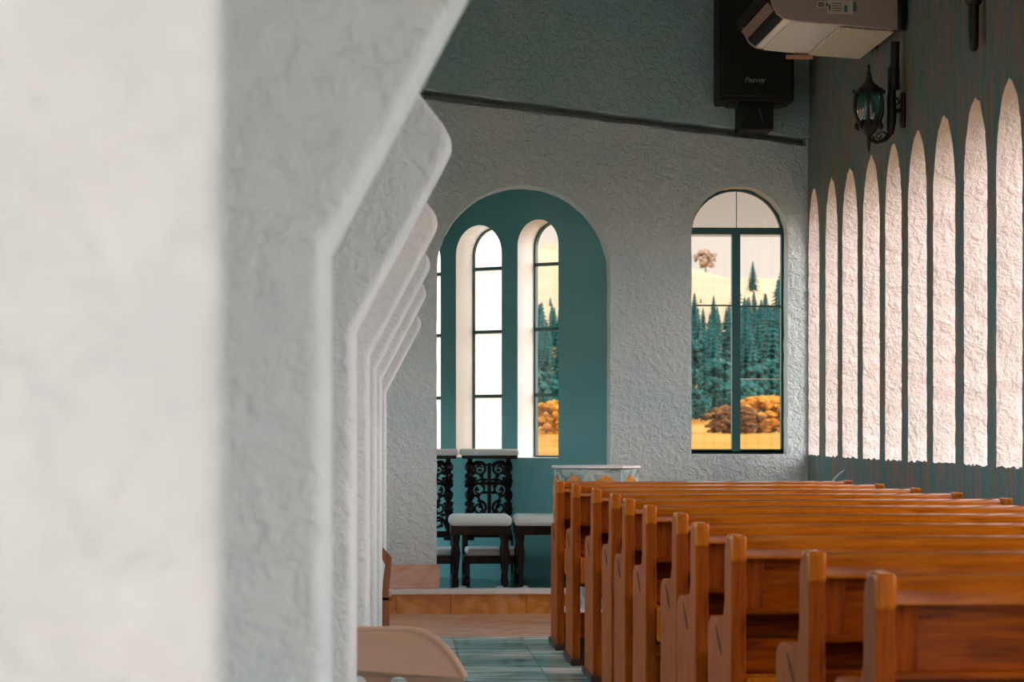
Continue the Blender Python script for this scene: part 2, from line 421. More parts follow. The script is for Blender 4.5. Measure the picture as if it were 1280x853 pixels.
# platform with step
bm = B(); slab(bm, [[(XL - .1, BW + .03), (ar + .3, BW + .03), (ar + .3, BW + .30), (p0.x, p0.y + .1), (XL - .2, p0.y + .1)]], .165, lambda u, v, w: Vector((u, v, PZ - w)))
tag(obj('floor_platform', bm, M['platform']), 'dark teal raised floor of the apse', 'floor', kind='structure')
st = thing('trim_1', 'orange marble step with white nosing below the big arch', 'step', (0, 0, 0), kind='structure')
x = XL
k = 0
while x < XW - .02:
    w_ = .36 if k % 2 == 0 else .50
    x2 = min(x + w_, XW); bm = B(); box(bm, x + .002, x2 - .002, 16.43, BW + .03, 0, PZ - .035)
    obj('riser_slab', bm, M['m_orange'], st); x = x2; k += 1
bm = B(); box(bm, XL, XW, 16.40, BW + .03, PZ - .035, PZ, .006)
obj('nosing', bm, M['m_white'], st)
bm = B(); box(bm, XL, al + .02, BW - .035, BW, PZ + .0, PZ + .16, .006); 
tag(obj('baseboard_left', bm, M['m_pink']), 'pink marble skirting at the foot of the end wall beside the arch', 'skirting', kind='structure')
bm = B(); box(bm, ar, XW, BW - .03, BW, PZ, PZ + .16, .006)
tag(obj('baseboard_right', bm, M['m_pink']), 'pink marble skirting behind the pews', 'skirting', kind='structure')

# ------------------------------------------------------------------ windows
def arch_ring(u0, u1, v0, v1, t, n=24):
    return [arch(u0, u1, v0, v1, n), arch(u0 + t, u1 - t, v0 + t, v1 - t, n)]
# big arched window in back wall
WY = BW + .17
w1 = thing('window_1', 'tall arched window with dark teal frame looking onto autumn hills', 'window', (0, 0, 0), kind='structure')
bm = B(); fn = lambda u, v, w: Vector((u, WY + w, v))
tr = P(925, 289, WY).z   # transom
slab(bm, arch_ring(wl - .01, wr + .01, wb, wt + .01, .026), .05, fn); obj('frame', bm, M['frame'], w1)
mx_ = P(920, 300, WY).x
bm = B(); box(bm, wl, wr, WY - .012, WY + .05, tr - .02, tr + .022); obj('transom', bm, M['frame'], w1)
bm = B(); box(bm, mx_ - .028, mx_ + .028, WY - .012, WY + .05, wb + .02, tr - .02); obj('mullion', bm, M['frame'], w1)
def pxx(a): return P(a, 400, WY).x
def pzz(a): return P(925, a, WY).z
bm = B(); box(bm, wl, mx_, WY, WY + .03, wb + .01, wb + .035); obj('bottom_rail', bm, M['frame'], w1)
bm = B(); box(bm, mx_, wr, WY, WY + .03, wb + .01, wb + .035); obj('bottom_rail', bm, M['frame'], w1)
bm = B(); box(bm, pxx(971.5), wr - .01, WY - .01, WY + .05, wb + .02, tr); obj('side_stile', bm, M['frame'], w1) if False else bm.free()
for (a, c, yy, th) in ((866, 915, 382, .010), (925, 978, 383, .012), (866, 915, 405, .006), (925, 978, 405, .004), (925, 978, 474, .007)):
    bm = B(); box(bm, pxx(a), pxx(c), WY + .01, WY + .03, pzz(yy) - th / 2, pzz(yy) + th / 2)
    obj('glazing_bar', bm, M['cushion'] if yy == 474 else M['thinbar'], w1)
bm = B(); box(bm, pxx(921) - .002, pxx(921) + .002, WY + .01, WY + .03, tr, wt); obj('glazing_bar', bm, M['thinbar'], w1)
bm = B(); slab(bm, [[(wl, wb), (mx_, wb), (mx_, tr), (wl, tr)]], .004, lambda u, v, w: Vector((u, WY + .02 + w, v))); obj('pane', bm, M['glass'], w1)
bm = B(); slab(bm, [[(mx_, wb), (wr, wb), (wr, tr), (mx_, tr)]], .004, lambda u, v, w: Vector((u, WY + .02 + w, v))); obj('pane', bm, M['glass'], w1)
c_, r_ = (wl + wr) / 2, (wr - wl) / 2
bm = B(); slab(bm, [[(wl, tr)] + [(wr, tr)] + [(c_ + r_ * math.cos(a), wt - r_ + r_ * math.sin(a)) for a in [PI * k / 20 for k in range(21)]]], .004, lambda u, v, w: Vector((u, WY + .02 + w, v)))
obj('arched_pane', bm, M['glass_top'], w1)
# apse lancets
wn = ['narrow arched apse window showing as a bright sliver at the edge of the arch', 'left narrow arched apse window with milky panes in place of overexposed sky, above the kneeler', 'right narrow arched apse window with clear panes and a view of orange grass']
for i, ((u0, u1), (zb, zt)) in enumerate(zip(ll, lz)):
    w = thing('window_%d' % (i + 2), wn[i], 'window', (0, 0, 0), kind='structure')
    fnw = lambda u, v, ww: ap(u, v, TWK - .045 + ww)
    bm = B(); slab(bm, arch_ring(u0 + .001, u1 - .001, zb, zt - .001, .013), .03, fnw); obj('frame', bm, M['frame'], w)
    for k in (.18, .455, .735):
        bm = B(); zz = zt - (zt - zb) * k
        slab(bm, [[(u0, zz - .011), (u1, zz - .011), (u1, zz + .011), (u0, zz + .011)]], .03, fnw); obj('glazing_bar', bm, M['frame'], w)
    bm = B(); slab(bm, [arch(u0, u1, zb, zt, 20)], .004, lambda u, v, ww: ap(u, v, TWK - .03 + ww))
    obj('pane', bm, M['glass'] if i == 2 else M['whitened'], w)
# thin outer frames in side-wall lancets that are in view
for i, (y1, y2) in enumerate(lanc[:9]):
    fnl = lambda u, v, w: Vector((XW + .24 + w, u, v))
    w = thing('window_%d' % (i + 5), ['narrow opening of the side wall right in the corner of the end wall', 'second', 'third', 'fourth', 'fifth', 'sixth', 'seventh', 'eighth', 'ninth'][i] + ('' if i == 0 else ' bright narrow arched opening of the side wall counted from the corner'), 'window', kind='structure', group='narrow arched openings in the side wall')
    bm = B(); slab(bm, [pointed(y1, y2, SZ, tips + .02, .43), pointed(y1 + .015, y2 - .015, SZ + .015, tips - .01, .42)], .03, fnl); obj('frame', bm, M['frame'], w)

# ------------------------------------------------------------------ pews
D1 = 13.7
lefts = [696, 715.5, 741, 764, 781, 807, 845, 869, 913.5, 1010, 1094]
rightX = 2.60
def make_pew(L):
    t = thing('pew', '', 'pew', group='wooden pews in a row')
    prof = [(.0, .03), (.0, .905), (.012, .928), (.05, .935), (.10, .922), (.125, .885), (.128, .75), (.15, .715), (.22, .70), (.42, .69), (.47, .67), (.485, .63), (.47, .44), (.49, .30), (.50, .03)]
    for side, x0 in ((0, 0), (1, L - .042)):
        bm = B(); slab(bm, [prof], .042, lambda u, v, w, x0=x0: Vector((x0 + w, u, v)))
        es = [e for e in bm.edges if len(e.link_faces) == 2 and e.link_faces[0].normal.angle(e.link_faces[1].normal, 0) > 1.2]
        bmesh.ops.bevel(bm, geom=es, offset=.006, segments=2, profile=.5, affect='EDGES')
        ep = obj('end_panel', bm, M['wood_v'], t)
        xo = x0 - .001 if side == 0 else x0 + .043
        bm = B(); tube(bm, [(xo, .30, .672), (xo, .25, .645), (xo, .20, .612), (xo, .18, .60)], [.002, .004, .004, .002], 6); obj('carved_groove', bm, M['groove'], ep)
        bm = B(); box(bm, x0 + .001, x0 + .043, -.006, .10, .862, .937, .010, 3); obj('post_cap', bm, M['wood_l'], t)
        bm = B(); box(bm, x0 - .012, x0 + .054, -.02, .53, 0, .035, .008); obj('foot', bm, M['groove'], t)
        xi = x0 + .044 if side == 0 else x0 - .03
        bm = B(); slab(bm, [[(.0, .0), (.16, .0), (.13, .05), (.06, .14), (.03, .14), (.0, .05)]], .03, lambda u, v, w, xi=xi: Vector((xi + w, u, v))); obj('foot_bracket', bm, M['black'], t)
    x0, x1 = .042, L - .042
    bm = B(); slab(bm, [[(0, .874), (.0, .902), (.004, .910), (.012, .916), (.024, .9215), (.04, .926), (.058, .9295), (.078, .932), (.078, .874)]], x1 - x0, lambda u, v, w, x0=x0: Vector((x0 + w, u, v))); obj('top_rail', bm, M['rail'], t, True)
    bm = B(); box(bm, x0, x1, .055, .072, .735, .876); obj('back_panel', bm, M['wood'], t)
    for xx in (x0 + .0, L / 2 - .04, x1 - .08):
        bm = B(); box(bm, xx, xx + .055, .044, .058, .735, .876, .003); obj('stile', bm, M['wood_v'], t)
    bm = B(); box(bm, x0, x1, .020, .16, .722, .738, .004); obj('mid_rail', bm, M['wood'], t)
    bm = B(); box(bm, x0, x1, .15, .165, .555, .73); obj('shelf_back', bm, M['wood'], t)
    bm = B(); box(bm, x0, x1, .032, .16, .645, .655); obj('book_shelf', bm, M['wood'], t)
    bm = B(); box(bm, x0, x1, .030, .055, .560, .655, .005); obj('lower_slat', bm, M['wood'], t)
    bm = B(); box(bm, x0, x1, -.03, .030, .425, .555, .008); obj('book_rack', bm, M['wood_l'], t)
    bm = B(); box(bm, x0, x1, .03, .475, .405, .432, .008); obj('seat', bm, M['wood'], t)
    bm = B(); box(bm, x0, x1, .10, .13, .10, .20, .004); obj('stretcher', bm, M['wood'], t)
    return t
ordn = ['farthest wooden pew, next to the octagonal stone pedestal', 'second wooden pew from the far end', 'third wooden pew from the far end', 'fourth wooden pew from the far end', 'fifth wooden pew from the far end',
        'sixth wooden pew from the far end, the middle one of the row', 'fifth wooden pew from the near end', 'fourth wooden pew from the near end', 'third wooden pew from the near end', 'second nearest wooden pew with its post before the dark red backs', 'nearest wooden pew with light square post cap at the bottom right']
for i, px in enumerate(lefts):
    Y = D1 * (1 - .0642 * i)
    xl = P(px, 700, Y).x
    t = make_pew(rightX - xl); t.location = (xl, Y, 0); t['label'] = ordn[i]

# ------------------------------------------------------------------ octagonal stone pedestal
fx, fy, fr = P(745, 590, 15.6).x, 15.6, .27
t = thing('stone_pedestal', 'octagonal veined stone pedestal with pointed orange inlays behind the farthest pew', 'pedestal', (fx, fy, 0), math.radians(8))
top = P(745, 583, 15.35).z
def octa(bm, r0, r1, z0, z1, rot=PI / 8):
    A = [bm.verts.new((r0 * math.cos(rot + k * PI / 4), r0 * math.sin(rot + k * PI / 4), z0)) for k in range(8)]
    D = [bm.verts.new((r1 * math.cos(rot + k * PI / 4), r1 * math.sin(rot + k * PI / 4), z1)) for k in range(8)]
    for k in range(8): bm.faces.new([A[k], A[(k + 1) % 8], D[(k + 1) % 8], D[k]])
    bm.faces.new(list(reversed(A))); bm.faces.new(D)
bm = B(); octa(bm, fr, fr, .55, top - .02); obj('basin', bm, M['m_grey'], t)
bm = B(); octa(bm, fr + .014, fr + .014, top - .014, top); obj('top_slab', bm, M['m_white'], t)
bm = B(); octa(bm, .18, .16, .10, .40); octa(bm, .16, fr, .40, .55); obj('shaft', bm, M['m_grey'], t)
bm = B(); octa(bm, .26, .24, 0, .10); obj('base', bm, M['m_white'], t)
ri = fr * math.cos(PI / 8) + .002
for k in range(8):
    a = k * PI / 4; n_ = Vector((math.cos(a), math.sin(a), 0)); s_ = Vector((-math.sin(a), math.cos(a), 0))
    bm = B(); slab(bm, [[(-.10, .56), (.10, .56), (.10, top - .12), (0, top - .052), (-.10, top - .12)]], .006, lambda u, v, w: n_ * (ri + .004 - w) + s_ * u + Vector((0, 0, v)))
    obj('pointed_inlay', bm, M['m_orange'], t)

# ------------------------------------------------------------------ kneelers and stools in the apse
def prie(loc, rz, label):
    t = thing('prayer_kneeler', label, 'kneeler', loc, rz, 'carved kneelers in the apse')
    W = .30
    bm = B(); box(bm, -.205, .205, -.11, .12, .872, .918, .018, 3); obj('armrest_pad', bm, M['cushion'], t, True)
    bm = B(); box(bm, -.19, .19, -.09, .10, .85, .873, .005); obj('armrest_board', bm, M['dark'], t)
    for sx in (-1, 1):
        bm = B(); x = sx * .135
        pts = []; rs = []
        for k in range(33):
            z = .28 + .57 * k / 32; pts.append((x, 0, z)); rs.append(.027 + .010 * math.sin(k * 1.15) + .004 * math.cos(k * 2.7))
        tube(bm, pts, rs, 8)
        for k in range(8):
            z = .34 + .065 * k; blob(bm, (x + sx * .022, -.006, z), (.016, .012, .020), 1, .1, k)
        obj('carved_post', bm, M['dark'], t, True)
    bm = B()
    box(bm, -.013, .013, -.010, .010, .42, .82, .003); box(bm, -.06, .06, -.010, .010, .665, .69, .003)
    def scroll(cx, cz, r, s, n=22, turns=1.35, ph=0):
        pts = [(cx + s * (r * (1 - .62 * k / n)) * math.cos(ph + turns * 2 * PI * k / n), 0, cz + (r * (1 - .62 * k / n)) * math.sin(ph + turns * 2 * PI * k / n)) for k in range(n + 1)]
        tube(bm, pts, [.011 - .005 * k / n for k in range(n + 1)], 6)
    for s in (-1, 1):
        scroll(s * .068, .775, .05, s, ph=.3); scroll(s * .072, .635, .052, s, ph=-1.0); scroll(s * .068, .505, .05, s, ph=1.4); scroll(s * .066, .40, .042, s, ph=.2)
        tube(bm, [(s * .02, 0, .46), (s * .05, 0, .50), (s * .075, 0, .58), (s * .115, 0, .60)], .009, 6)
        tube(bm, [(s * .015, 0, .70), (s * .05, 0, .71), (s * .09, 0, .69), (s * .13, 0, .72)], .009, 6)
        tube(bm, [(s * .015, 0, .80), (s * .05, 0, .825), (s * .09, 0, .83), (s * .13, 0, .80)], .009, 6)
        for k in range(24):
            blob(bm, (s * (.025 + .105 * ((k * 37) % 24) / 24), 0, .36 + .0195 * k), (.019, .009, .014), 1, .3, k)
    box(bm, -.13, .13, -.012, .012, .30, .345, .004)
    obj('carved_panel', bm, M['dark'], t, True)
    for sx in (-1, 1):
        bm = B(); box(bm, sx * .17 - .022, sx * .17 + .022, -.46, .06, .0, .05, .008); box(bm, sx * .17 - .02, sx * .17 + .02, -.02, .03, .05, .32, .006); box(bm, sx * .17 - .02, sx * .17 + .02, -.45, -.40, .05, .16, .006)
        obj('side_frame', bm, M['dark'], t)
    bm = B(); box(bm, -.19, .19, -.46, -.05, .14, .19, .006); obj('kneeling_board', bm, M['dark'], t)
    bm = B(); box(bm, -.175, .175, -.45, -.08, .19, .245, .022, 3); obj('kneeling_pad', bm, M['cushion'], t, True)
    return t
ky = 17.35
prie((P(611.5, 600, ky).x, ky, PZ), 0, 'dark openwork carved kneeler with white armrest pad below the milky window')
prie((P(536, 600, ky).x, ky, PZ), 0, 'dark carved kneeler half hidden behind the end wall edge')
def stool(loc, rz, label):
    t = thing('stool', label, 'stool', loc, rz, 'cushioned stools in the apse')
    bm = B(); box(bm, -.21, .21, -.19, .19, .405, .478, .036, 5)
    for v in bm.verts: v.co.z += .018 * max(0, 1 - (v.co.x / .215) ** 2) * (1 if v.co.z > .45 else 0)
    obj('seat_cushion', bm, M['cushion_t'], t, True)
    bm = B(); box(bm, -.20, .20, -.175, .175, .35, .415, .006); obj('apron', bm, M['dark'], t)
    for sx in (-1, 1):
        for sy in (-1, 1):
            bm = B(); lathe(bm, [(.016, 0), (.020, .03), (.014, .08), (.022, .16), (.030, .23), (.020, .29), (.026, .32), (.026, .36)], 12, sx * .165, sy * .14); obj('leg', bm, M['dark'], t, True)
    for sx in (-1, 1):
        bm = B(); box(bm, sx * .165 - .012, sx * .165 + .012, -.13, .13, .09, .115); obj('stretcher', bm, M['dark'], t)
    return t
sy = 16.72
stool((P(600, 650, sy).x, sy, PZ), 0, 'dark turned-leg stool with pale cushion in front of the carved kneeler')
stool((P(680, 650, sy).x, sy, PZ), 0, 'dark stool with pale cushion beside the farthest pew end')

# ------------------------------------------------------------------ chairs at the left
t = thing('plastic_chair', 'beige plastic chair seen from behind at the foot of the pillars', 'chair', (P(472, 800, 6.15).x, 6.15, 0))
zt = P(500, 789, 6.15).z
bm = B()
hw = .213
def ytop(x): return zt - .0 if abs(x) < .06 else zt - .115 * ((abs(x) - .06) / (hw - .06)) ** 2.6
out = [(-hw, zt - .40), (hw, zt - .40)] + [(hw * math.cos(PI * k / 24) if False else hw - 2 * hw * k / 24, ytop(hw - 2 * hw * k / 24)) for k in range(25)]
hls = []
for cx_, w_ in ((-.135, .06), (-.0535 + .105, .06), (-.045, .05), (.135, .045)):
    z1 = zt - .105 - .05 * (abs(cx_) / .13) ** 2
    hls.append([(cx_ - w_ / 2 + .006, zt - .36), (cx_ + w_ / 2 - .006, zt - .36), (cx_ + w_ / 2, z1 - .03), (cx_ + w_ / 2 - .014, z1 - .006), (cx_, z1), (cx_ - w_ / 2 + .014, z1 - .006), (cx_ - w_ / 2, z1 - .03)])
slab(bm, [out] + hls, .012, lambda u, v, w: Vector((u, -.02 * 0 + w - .35 * u * u * 0 - (1.6 * u * u) * .6 + .10 * (zt - v), v)))
obj('backrest', bm, M['plastic'], t, True, ang=55)
bm = B(); tube(bm, [(u, -.96 * u * u + .006 + .10 * (zt - ytop(u)), ytop(u)) for u in [-hw + 2 * hw * k / 40 for k in range(41)]], .011, 8); obj('rim', bm, M['plastic'], t, True)
bm = B(); box(bm, -.21, .21, -.02, .40, zt - .38, zt - .355, .01, 3); obj('seat', bm, M['plastic'], t, True)
for sx in (-1, 1):
    for y0, y1 in ((-.02, -.06), (.38, .41)):
        bm = B(); tube(bm, [(sx * .19, y0, zt - .37), (sx * .215, y1, 0)], [.024, .017], 8); obj('leg', bm, M['plastic'], t, True)

wc = 13.0
xr = P(489.5, 700, wc).x; zt = P(484, 683, wc).z
t = thing('wooden_chair', 'brown wooden chair mostly hidden by the far pillars, its curved post showing', 'chair', (xr, wc, 0))
for x0 in (-.36, -.055):
    bm = B(); slab(bm, [[(-.055, zt + .0), (-.02, zt - .035), (.0, zt - .062), (-.006, zt - .15), (-.014, zt - .25), (-.008, 0), (-.05, 0), (-.052, zt - .3), (-.045, zt - .18), (-.034, zt - .10), (-.055, zt - .055)]], .04, lambda u, v, w, x0=x0: Vector((x0 + .055 + u, w, v)))
    obj('back_post', bm, M['brown'], t)
bm = B(); box(bm, -.33, -.05, .005, .03, zt - .16, zt - .04, .006); obj('back_rail', bm, M['brown'], t)
bm = B(); box(bm, -.36, -.0, .0, .36, .32, .35, .008); obj('seat', bm, M['brown'], t)
for xx in (-.34, -.05):
    bm = B(); box(bm, xx, xx + .035, .32, .355, 0, .32, .004); obj('leg', bm, M['brown'], t)

# ------------------------------------------------------------------ speaker
sfy = BW - OV - .36
sx0, sx1 = P(900, 60, sfy).x, P(993.5, 60, sfy).x; sz0 = P(940, 126, sfy).z; sz1 = sz0 + .78
t = thing('loudspeaker', 'large black loudspeaker box mounted high in the corner', 'speaker', ((sx0 + sx1) / 2, BW - OV, sz0))
hw = (sx1 - sx0) / 2
bm = B(); box(bm, -hw, hw, -.34, -.04, 0, .78, .012); obj('cabinet', bm, M['blackbox'], t)
bm = B(); box(bm, -hw + .015, hw - .015, -.36, -.335, .03, .76, .008); obj('grille', bm, M['grille'], t)
for f0, f1 in ((-.72, -.45), (.5, .78)):
    bm = B(); box(bm, hw * f0, hw * f1, -.30, -.1, -.018, .002); obj('rubber_foot', bm, M['black'], t)
cu = bpy.data.curves.new('logo', 'FONT'); cu.body = 'Peavey'; cu.size = .048; cu.extrude = .002; cu.shear = .35; cu.align_x = 'CENTER'
tmp = bpy.data.objects.new('tmp', cu); C.objects.link(tmp)
me = bpy.data.meshes.new_from_object(tmp.evaluated_get(bpy.context.evaluated_depsgraph_get())); bpy.data.objects.remove(tmp)
me.materials.append(M['logo']); lo = bpy.data.objects.new('logo', me); C.objects.link(lo); lo.parent = t
lp_ = P(943, 103, sfy); lo.location = (lp_.x - t.location.x, -.364, lp_.z - sz0); lo.rotation_euler = (PI / 2, 0, 0)
bx0, bx1 = P(926.5, 140, sfy + .06).x, P(967, 140, sfy + .06).x; bz0 = P(940, 162, sfy + .06).z
bm = B(); box(bm, bx0 - t.location.x, bx1 - t.location.x, -.30, 0, bz0 - sz0, .0, .006); br_ = obj('wall_bracket', bm, M['blackbox'], t)
bm = B(); tube(bm, [(.02, -.305, -.045), (.045, -.305, -.13)], .004, 6); obj('cable', bm, M['thinbar'], br_)

# ------------------------------------------------------------------ air conditioner
yn = 13.3; yf = yn * 1.079
def q(px, py, Y=yn): p = P(px, py, Y); return (p.x, p.z)
t = thing('air_conditioner', 'aged white ceiling air conditioner with a ribbed underside grille hanging in the top right corner', 'air conditioner', (0, yn, 0))
rx, rz_ = q(1122, 37)
prof = [q(1122, -16), q(1122, 37), q(1085, 33.5), q(1040, 30), q(1000, 26.5), q(980, 23), q(971, 16), q(966, 6), q(962, -8), q(958, -18)]
bm = B(); slab(bm, [prof], .03, lambda u, v, w: Vector((u, w, v)))
bmesh.ops.dissolve_limit(bm, angle_limit=.01, verts=bm.verts[:], edges=bm.edges[:])
obj('side_cheek', bm, M['ac_side'], t)
LEN = yf - yn
zb = rz_
bm = B(); slab(bm, [[q(1121, -14), q(1121, 36.5), q(1085, 33), q(1040, 29.5), q(1000, 26), q(981, 22.5), q(985, -14)]], LEN - .04, lambda u, v, w: Vector((u, .03 + w, v)))
obj('body', bm, M['ac_white'], t)
bm = B(); slab(bm, [prof], .03, lambda u, v, w: Vector((u, LEN - .03 + w, v)))
obj('side_cheek', bm, M['ac_side'], t)
gx0, gx1 = q(1050, 33)[0], q(1119, 33)[0]
bm = B(); slab(bm, [[(gx0, q(1050, 33)[1] - .005), (gx1, q(1119, 38.5)[1] - .004), (gx1, q(1119, 38.5)[1] + .004), (gx0, q(1050, 33)[1] + .006)]], LEN - .1, lambda u, v, w: Vector((u, .05 + w, v)))
obj('intake_grille', bm, M['ac_grille'], t)
sx0, sx1 = q(990, 26)[0], q(1030, 28)[0]
bm = B(); slab(bm, [[(sx0, q(990, 26)[1] - .006), (sx1, q(1030, 30.5)[1] - .004), (sx1, q(1030, 30)[1] + .004), (sx0, q(990, 26)[1] + .006)]], LEN - .1, lambda u, v, w: Vector((u, .05 + w, v)))
obj('front_panel', bm, M['ac_white'], t)
bm = B(); slab(bm, [[q(978, 21), q(972, 16), q(966, 5), q(961, -10), q(985, -10), q(987, 18)]], LEN - .06, lambda u, v, w: Vector((u, .03 + w, v)))
obj('outlet_cavity', bm, M['ac_dark'], t)
for k, (a, c) in enumerate((((968, 12), (960, 2)), ((958, 1), (953, -12)))):
    A, D_ = q(*a), q(*c); 
    bm = B(); slab(bm, [[A, (A[0] + .008, A[1] + .006), (D_[0] + .008, D_[1] + .006), D_]], LEN - .08, lambda u, v, w: Vector((u, .04 + w, v)))
    obj('louver', bm, M['louver'] if k == 0 else M['ac_dark'], t)
bm = B(); box(bm, q(1022, 27)[0], q(1058, 27)[0], LEN - .006, LEN + .004, q(1022, 33)[1] - .02, q(1022, 33)[1] + .004); obj('tan_edge_strip', bm, M['ac_bar'], t)
lb = thing  # label sticker as a part
def flat(x0, y0, x1, y1, off, mt, name, par):
    a_, c2 = q(x0, y1), q(x1, y0); bm = B(); box(bm, a_[0], c2[0], -off - .001, -off + .001, a_[1], c2[1]); return obj(name, bm, mt, par)
stk = flat(1034, .5, 1066, 17.5, .002, M['paper'], 'sticker', t); stk2 = flat(1021, 1.5, 1032, 10, .002, M['paper'], 'sticker', t)
flat(1023, 3.2, 1030, 8.4, .0035, M['ink'], 'printed_mark', stk2); flat(1024.5, 4.4, 1026, 7.2, .005, M['paper'], 'printed_mark', stk2); flat(1027.5, 4.4, 1029, 7.2, .005, M['paper'], 'printed_mark', stk2)
flat(1033, 4, 1035, 8, .0035, M['ink'], 'printed_mark', stk); flat(1036, 6, 1038, 13, .0035, M['ink'], 'printed_mark', stk)
flat(1055, 7, 1059, 15, .0035, M['ink_g'], 'printed_mark', stk); flat(1066.5, 2, 1070, 14, .0035, M['ink_g'], 'printed_mark', stk)
for yy in (4, 7, 10, 13): flat(1040, yy, 1052, yy + .8, .0035, M['ink'], 'printed_mark', stk)
bm = B(); box(bm, rx - .01, XW, .12, .17, rz_ + .03, rz_ + .30); box(bm, rx - .01, XW, LEN - .2, LEN - .15, rz_ + .03, rz_ + .30); obj('hanging_bracket', bm, M['black'], t)
bm = B(); tube(bm, [(XW - .045, .22, rz_ + .22), (XW - .045, .05, rz_ + .20), (XW - .045, .03, rz_ + .12), (XW - .045, .03, rz_ + .0)], .035, 10); obj('drain_pipe', bm, M['black'], t, True)

# ------------------------------------------------------------------ wall lantern
ly = PX(1128, 140, XW - .01).y
def lx(px): return P(px, 140, ly).x - XW
def lzz(py): return P(1085, py, ly).z
t = thing('wall_lantern', 'black iron wall lantern with teal glass on a scrolled arm', 'lantern', (XW, ly, lzz(137)))
zz0 = lzz(137)
def L(px, py, dy=0): return (lx(px), dy, lzz(py) - zz0)
mpx = ly / F
cx_ = lx(1086)
bm = B(); box(bm, -.022, 0, -.045, .045, lzz(161) - zz0, lzz(116) - zz0, .01, 3); obj('back_plate', bm, M['black'], t, True)
bm = B(); tube(bm, [L(1113, 168), L(1114, 155), L(1115, 140), L(1114, 125), L(1115, 112)], [.018, .026, .028, .026, .022], 10)
tube(bm, [L(1115, 140), L(1122, 138), L(1127, 138)], .012, 8); tube(bm, [L(1115, 126), L(1121, 122), L(1124, 128), L(1120, 131)], .006, 6)
tube(bm, [L(1114, 150), L(1113, 166), L(1106, 175), L(1096, 178.5), L(1088, 175), L(1084, 169)], [.022, .016, .013, .012, .011, .010], 8)
tube(bm, [L(1110, 168), L(1103, 164.5), L(1097, 167), L(1095, 171.5), L(1099, 173.5), L(1102, 170.5), L(1100, 168.5)], .0055, 6)
tube(bm, [L(1094, 176), L(1091, 171), L(1088, 170)], .006, 6)
obj('scroll_arm', bm, M['black'], t, True)
bm = B(); tube(bm, [L(1117, 112), L(1117, 84)], .034, 10); tube(bm, [L(1118, 86), L(1119, 52)], .026, 10); obj('upper_pole', bm, M['black'], t, True)
lb_z = lambda py: lzz(py) - zz0
def prof_l(pts): return [(max(.0005, r * mpx), lb_z(py)) for r, py in pts]
bm = B(); lathe(bm, prof_l([(10, 162), (13, 158), (15.5, 153), (14, 151)]), 20, cx_); lathe(bm, prof_l([(.6, 191), (2, 186), (2.5, 178), (3, 170), (8, 166), (10, 161)]), 16, cx_)
for k in range(8):
    a = 2 * PI * k / 8; tube(bm, [(cx_ + 14 * mpx * math.cos(a), 14 * mpx * math.sin(a), lb_z(153)), (cx_ + 17 * mpx * math.cos(a), 17 * mpx * math.sin(a), lb_z(159)), (cx_ + 15.5 * mpx * math.cos(a), 15.5 * mpx * math.sin(a), lb_z(162.5))], [.012, .009, .003], 6)
obj('lower_cup', bm, M['black'], t, True)
bm = B(); lathe(bm, prof_l([(20, 117.5), (18, 114), (15, 110.5), (10, 106.5), (6, 103), (4, 100), (4.5, 97), (3, 95), (3.2, 92), (1.8, 90), (1.8, 82), (.6, 80)]), 20, cx_)
for k in range(8):
    a = 2 * PI * k / 8; blob(bm, (cx_ + 19 * mpx * math.cos(a), 19 * mpx * math.sin(a), lb_z(114.5)), (.010, .010, .014), 1, 0, k)
obj('crown', bm, M['black'], t, True)
bm = B(); lathe(bm, prof_l([(14, 152), (18, 144), (19.5, 135), (19, 126), (16.5, 117)]), 24, cx_); obj('glass_globe', bm, M['lampglass'], t, True)
for k in range(6):
    a = 2 * PI * k / 6 + .3; bm = B(); tube(bm, [(cx_ + (r + .6) * mpx * math.cos(a), (r + .6) * mpx * math.sin(a), lb_z(py)) for r, py in ((14, 153), (18, 144), (19.5, 135), (19, 126), (16.5, 116))], .0085, 6); obj('rib', bm, M['black'], t, True)
bm = B(); blob(bm, (cx_, 0, lb_z(133)), (.026, .026, .052), 2, 0); obj('bulb', bm, M['cushion'], t, True)

# iron rod at the top right
ry = PX(1222, 30, XW - .03).y
p1, p0_ = P(1217, 64, ry), P(1216, -30, ry)
t = thing('iron_rod', 'black iron rod tip hanging on the side wall at the top edge', 'rod', (p1.x, ry, p1.z))
h = p0_.z - p1.z
bm = B(); tube(bm, [(0, 0, 0), (0, 0, .012), (0, 0, .06), (0, 0, h * .66), (0, 0, h)], [.012, .022, .025, .027, .027], 10); obj('shaft', bm, M['black'], t, True)
bm = B(); tube(bm, [(0, 0, h * .62), (0, 0, h * .72)], [.035, .045], 10); obj('collar', bm, M['black'], t, True)
bm = B(); box(bm, -.01, XW - p1.x, -.02, .02, h * .8, h * .95, .004); obj('wall_fixing', bm, M['black'], t)

# pale cord above the pews on the side wall
cy = PX(1050, 600, XW - .03).y
t = bm = B(); tube(bm, [P(1036, 612, cy), P(1040, 603, cy), P(1048, 594, cy), P(1056, 588, cy), P(1063, 586, cy)], .007, 8)
o = obj('cord', bm, M['cushion'], None, True); tag(o, 'short pale curved cord on the side wall above the farthest pew', 'cord')

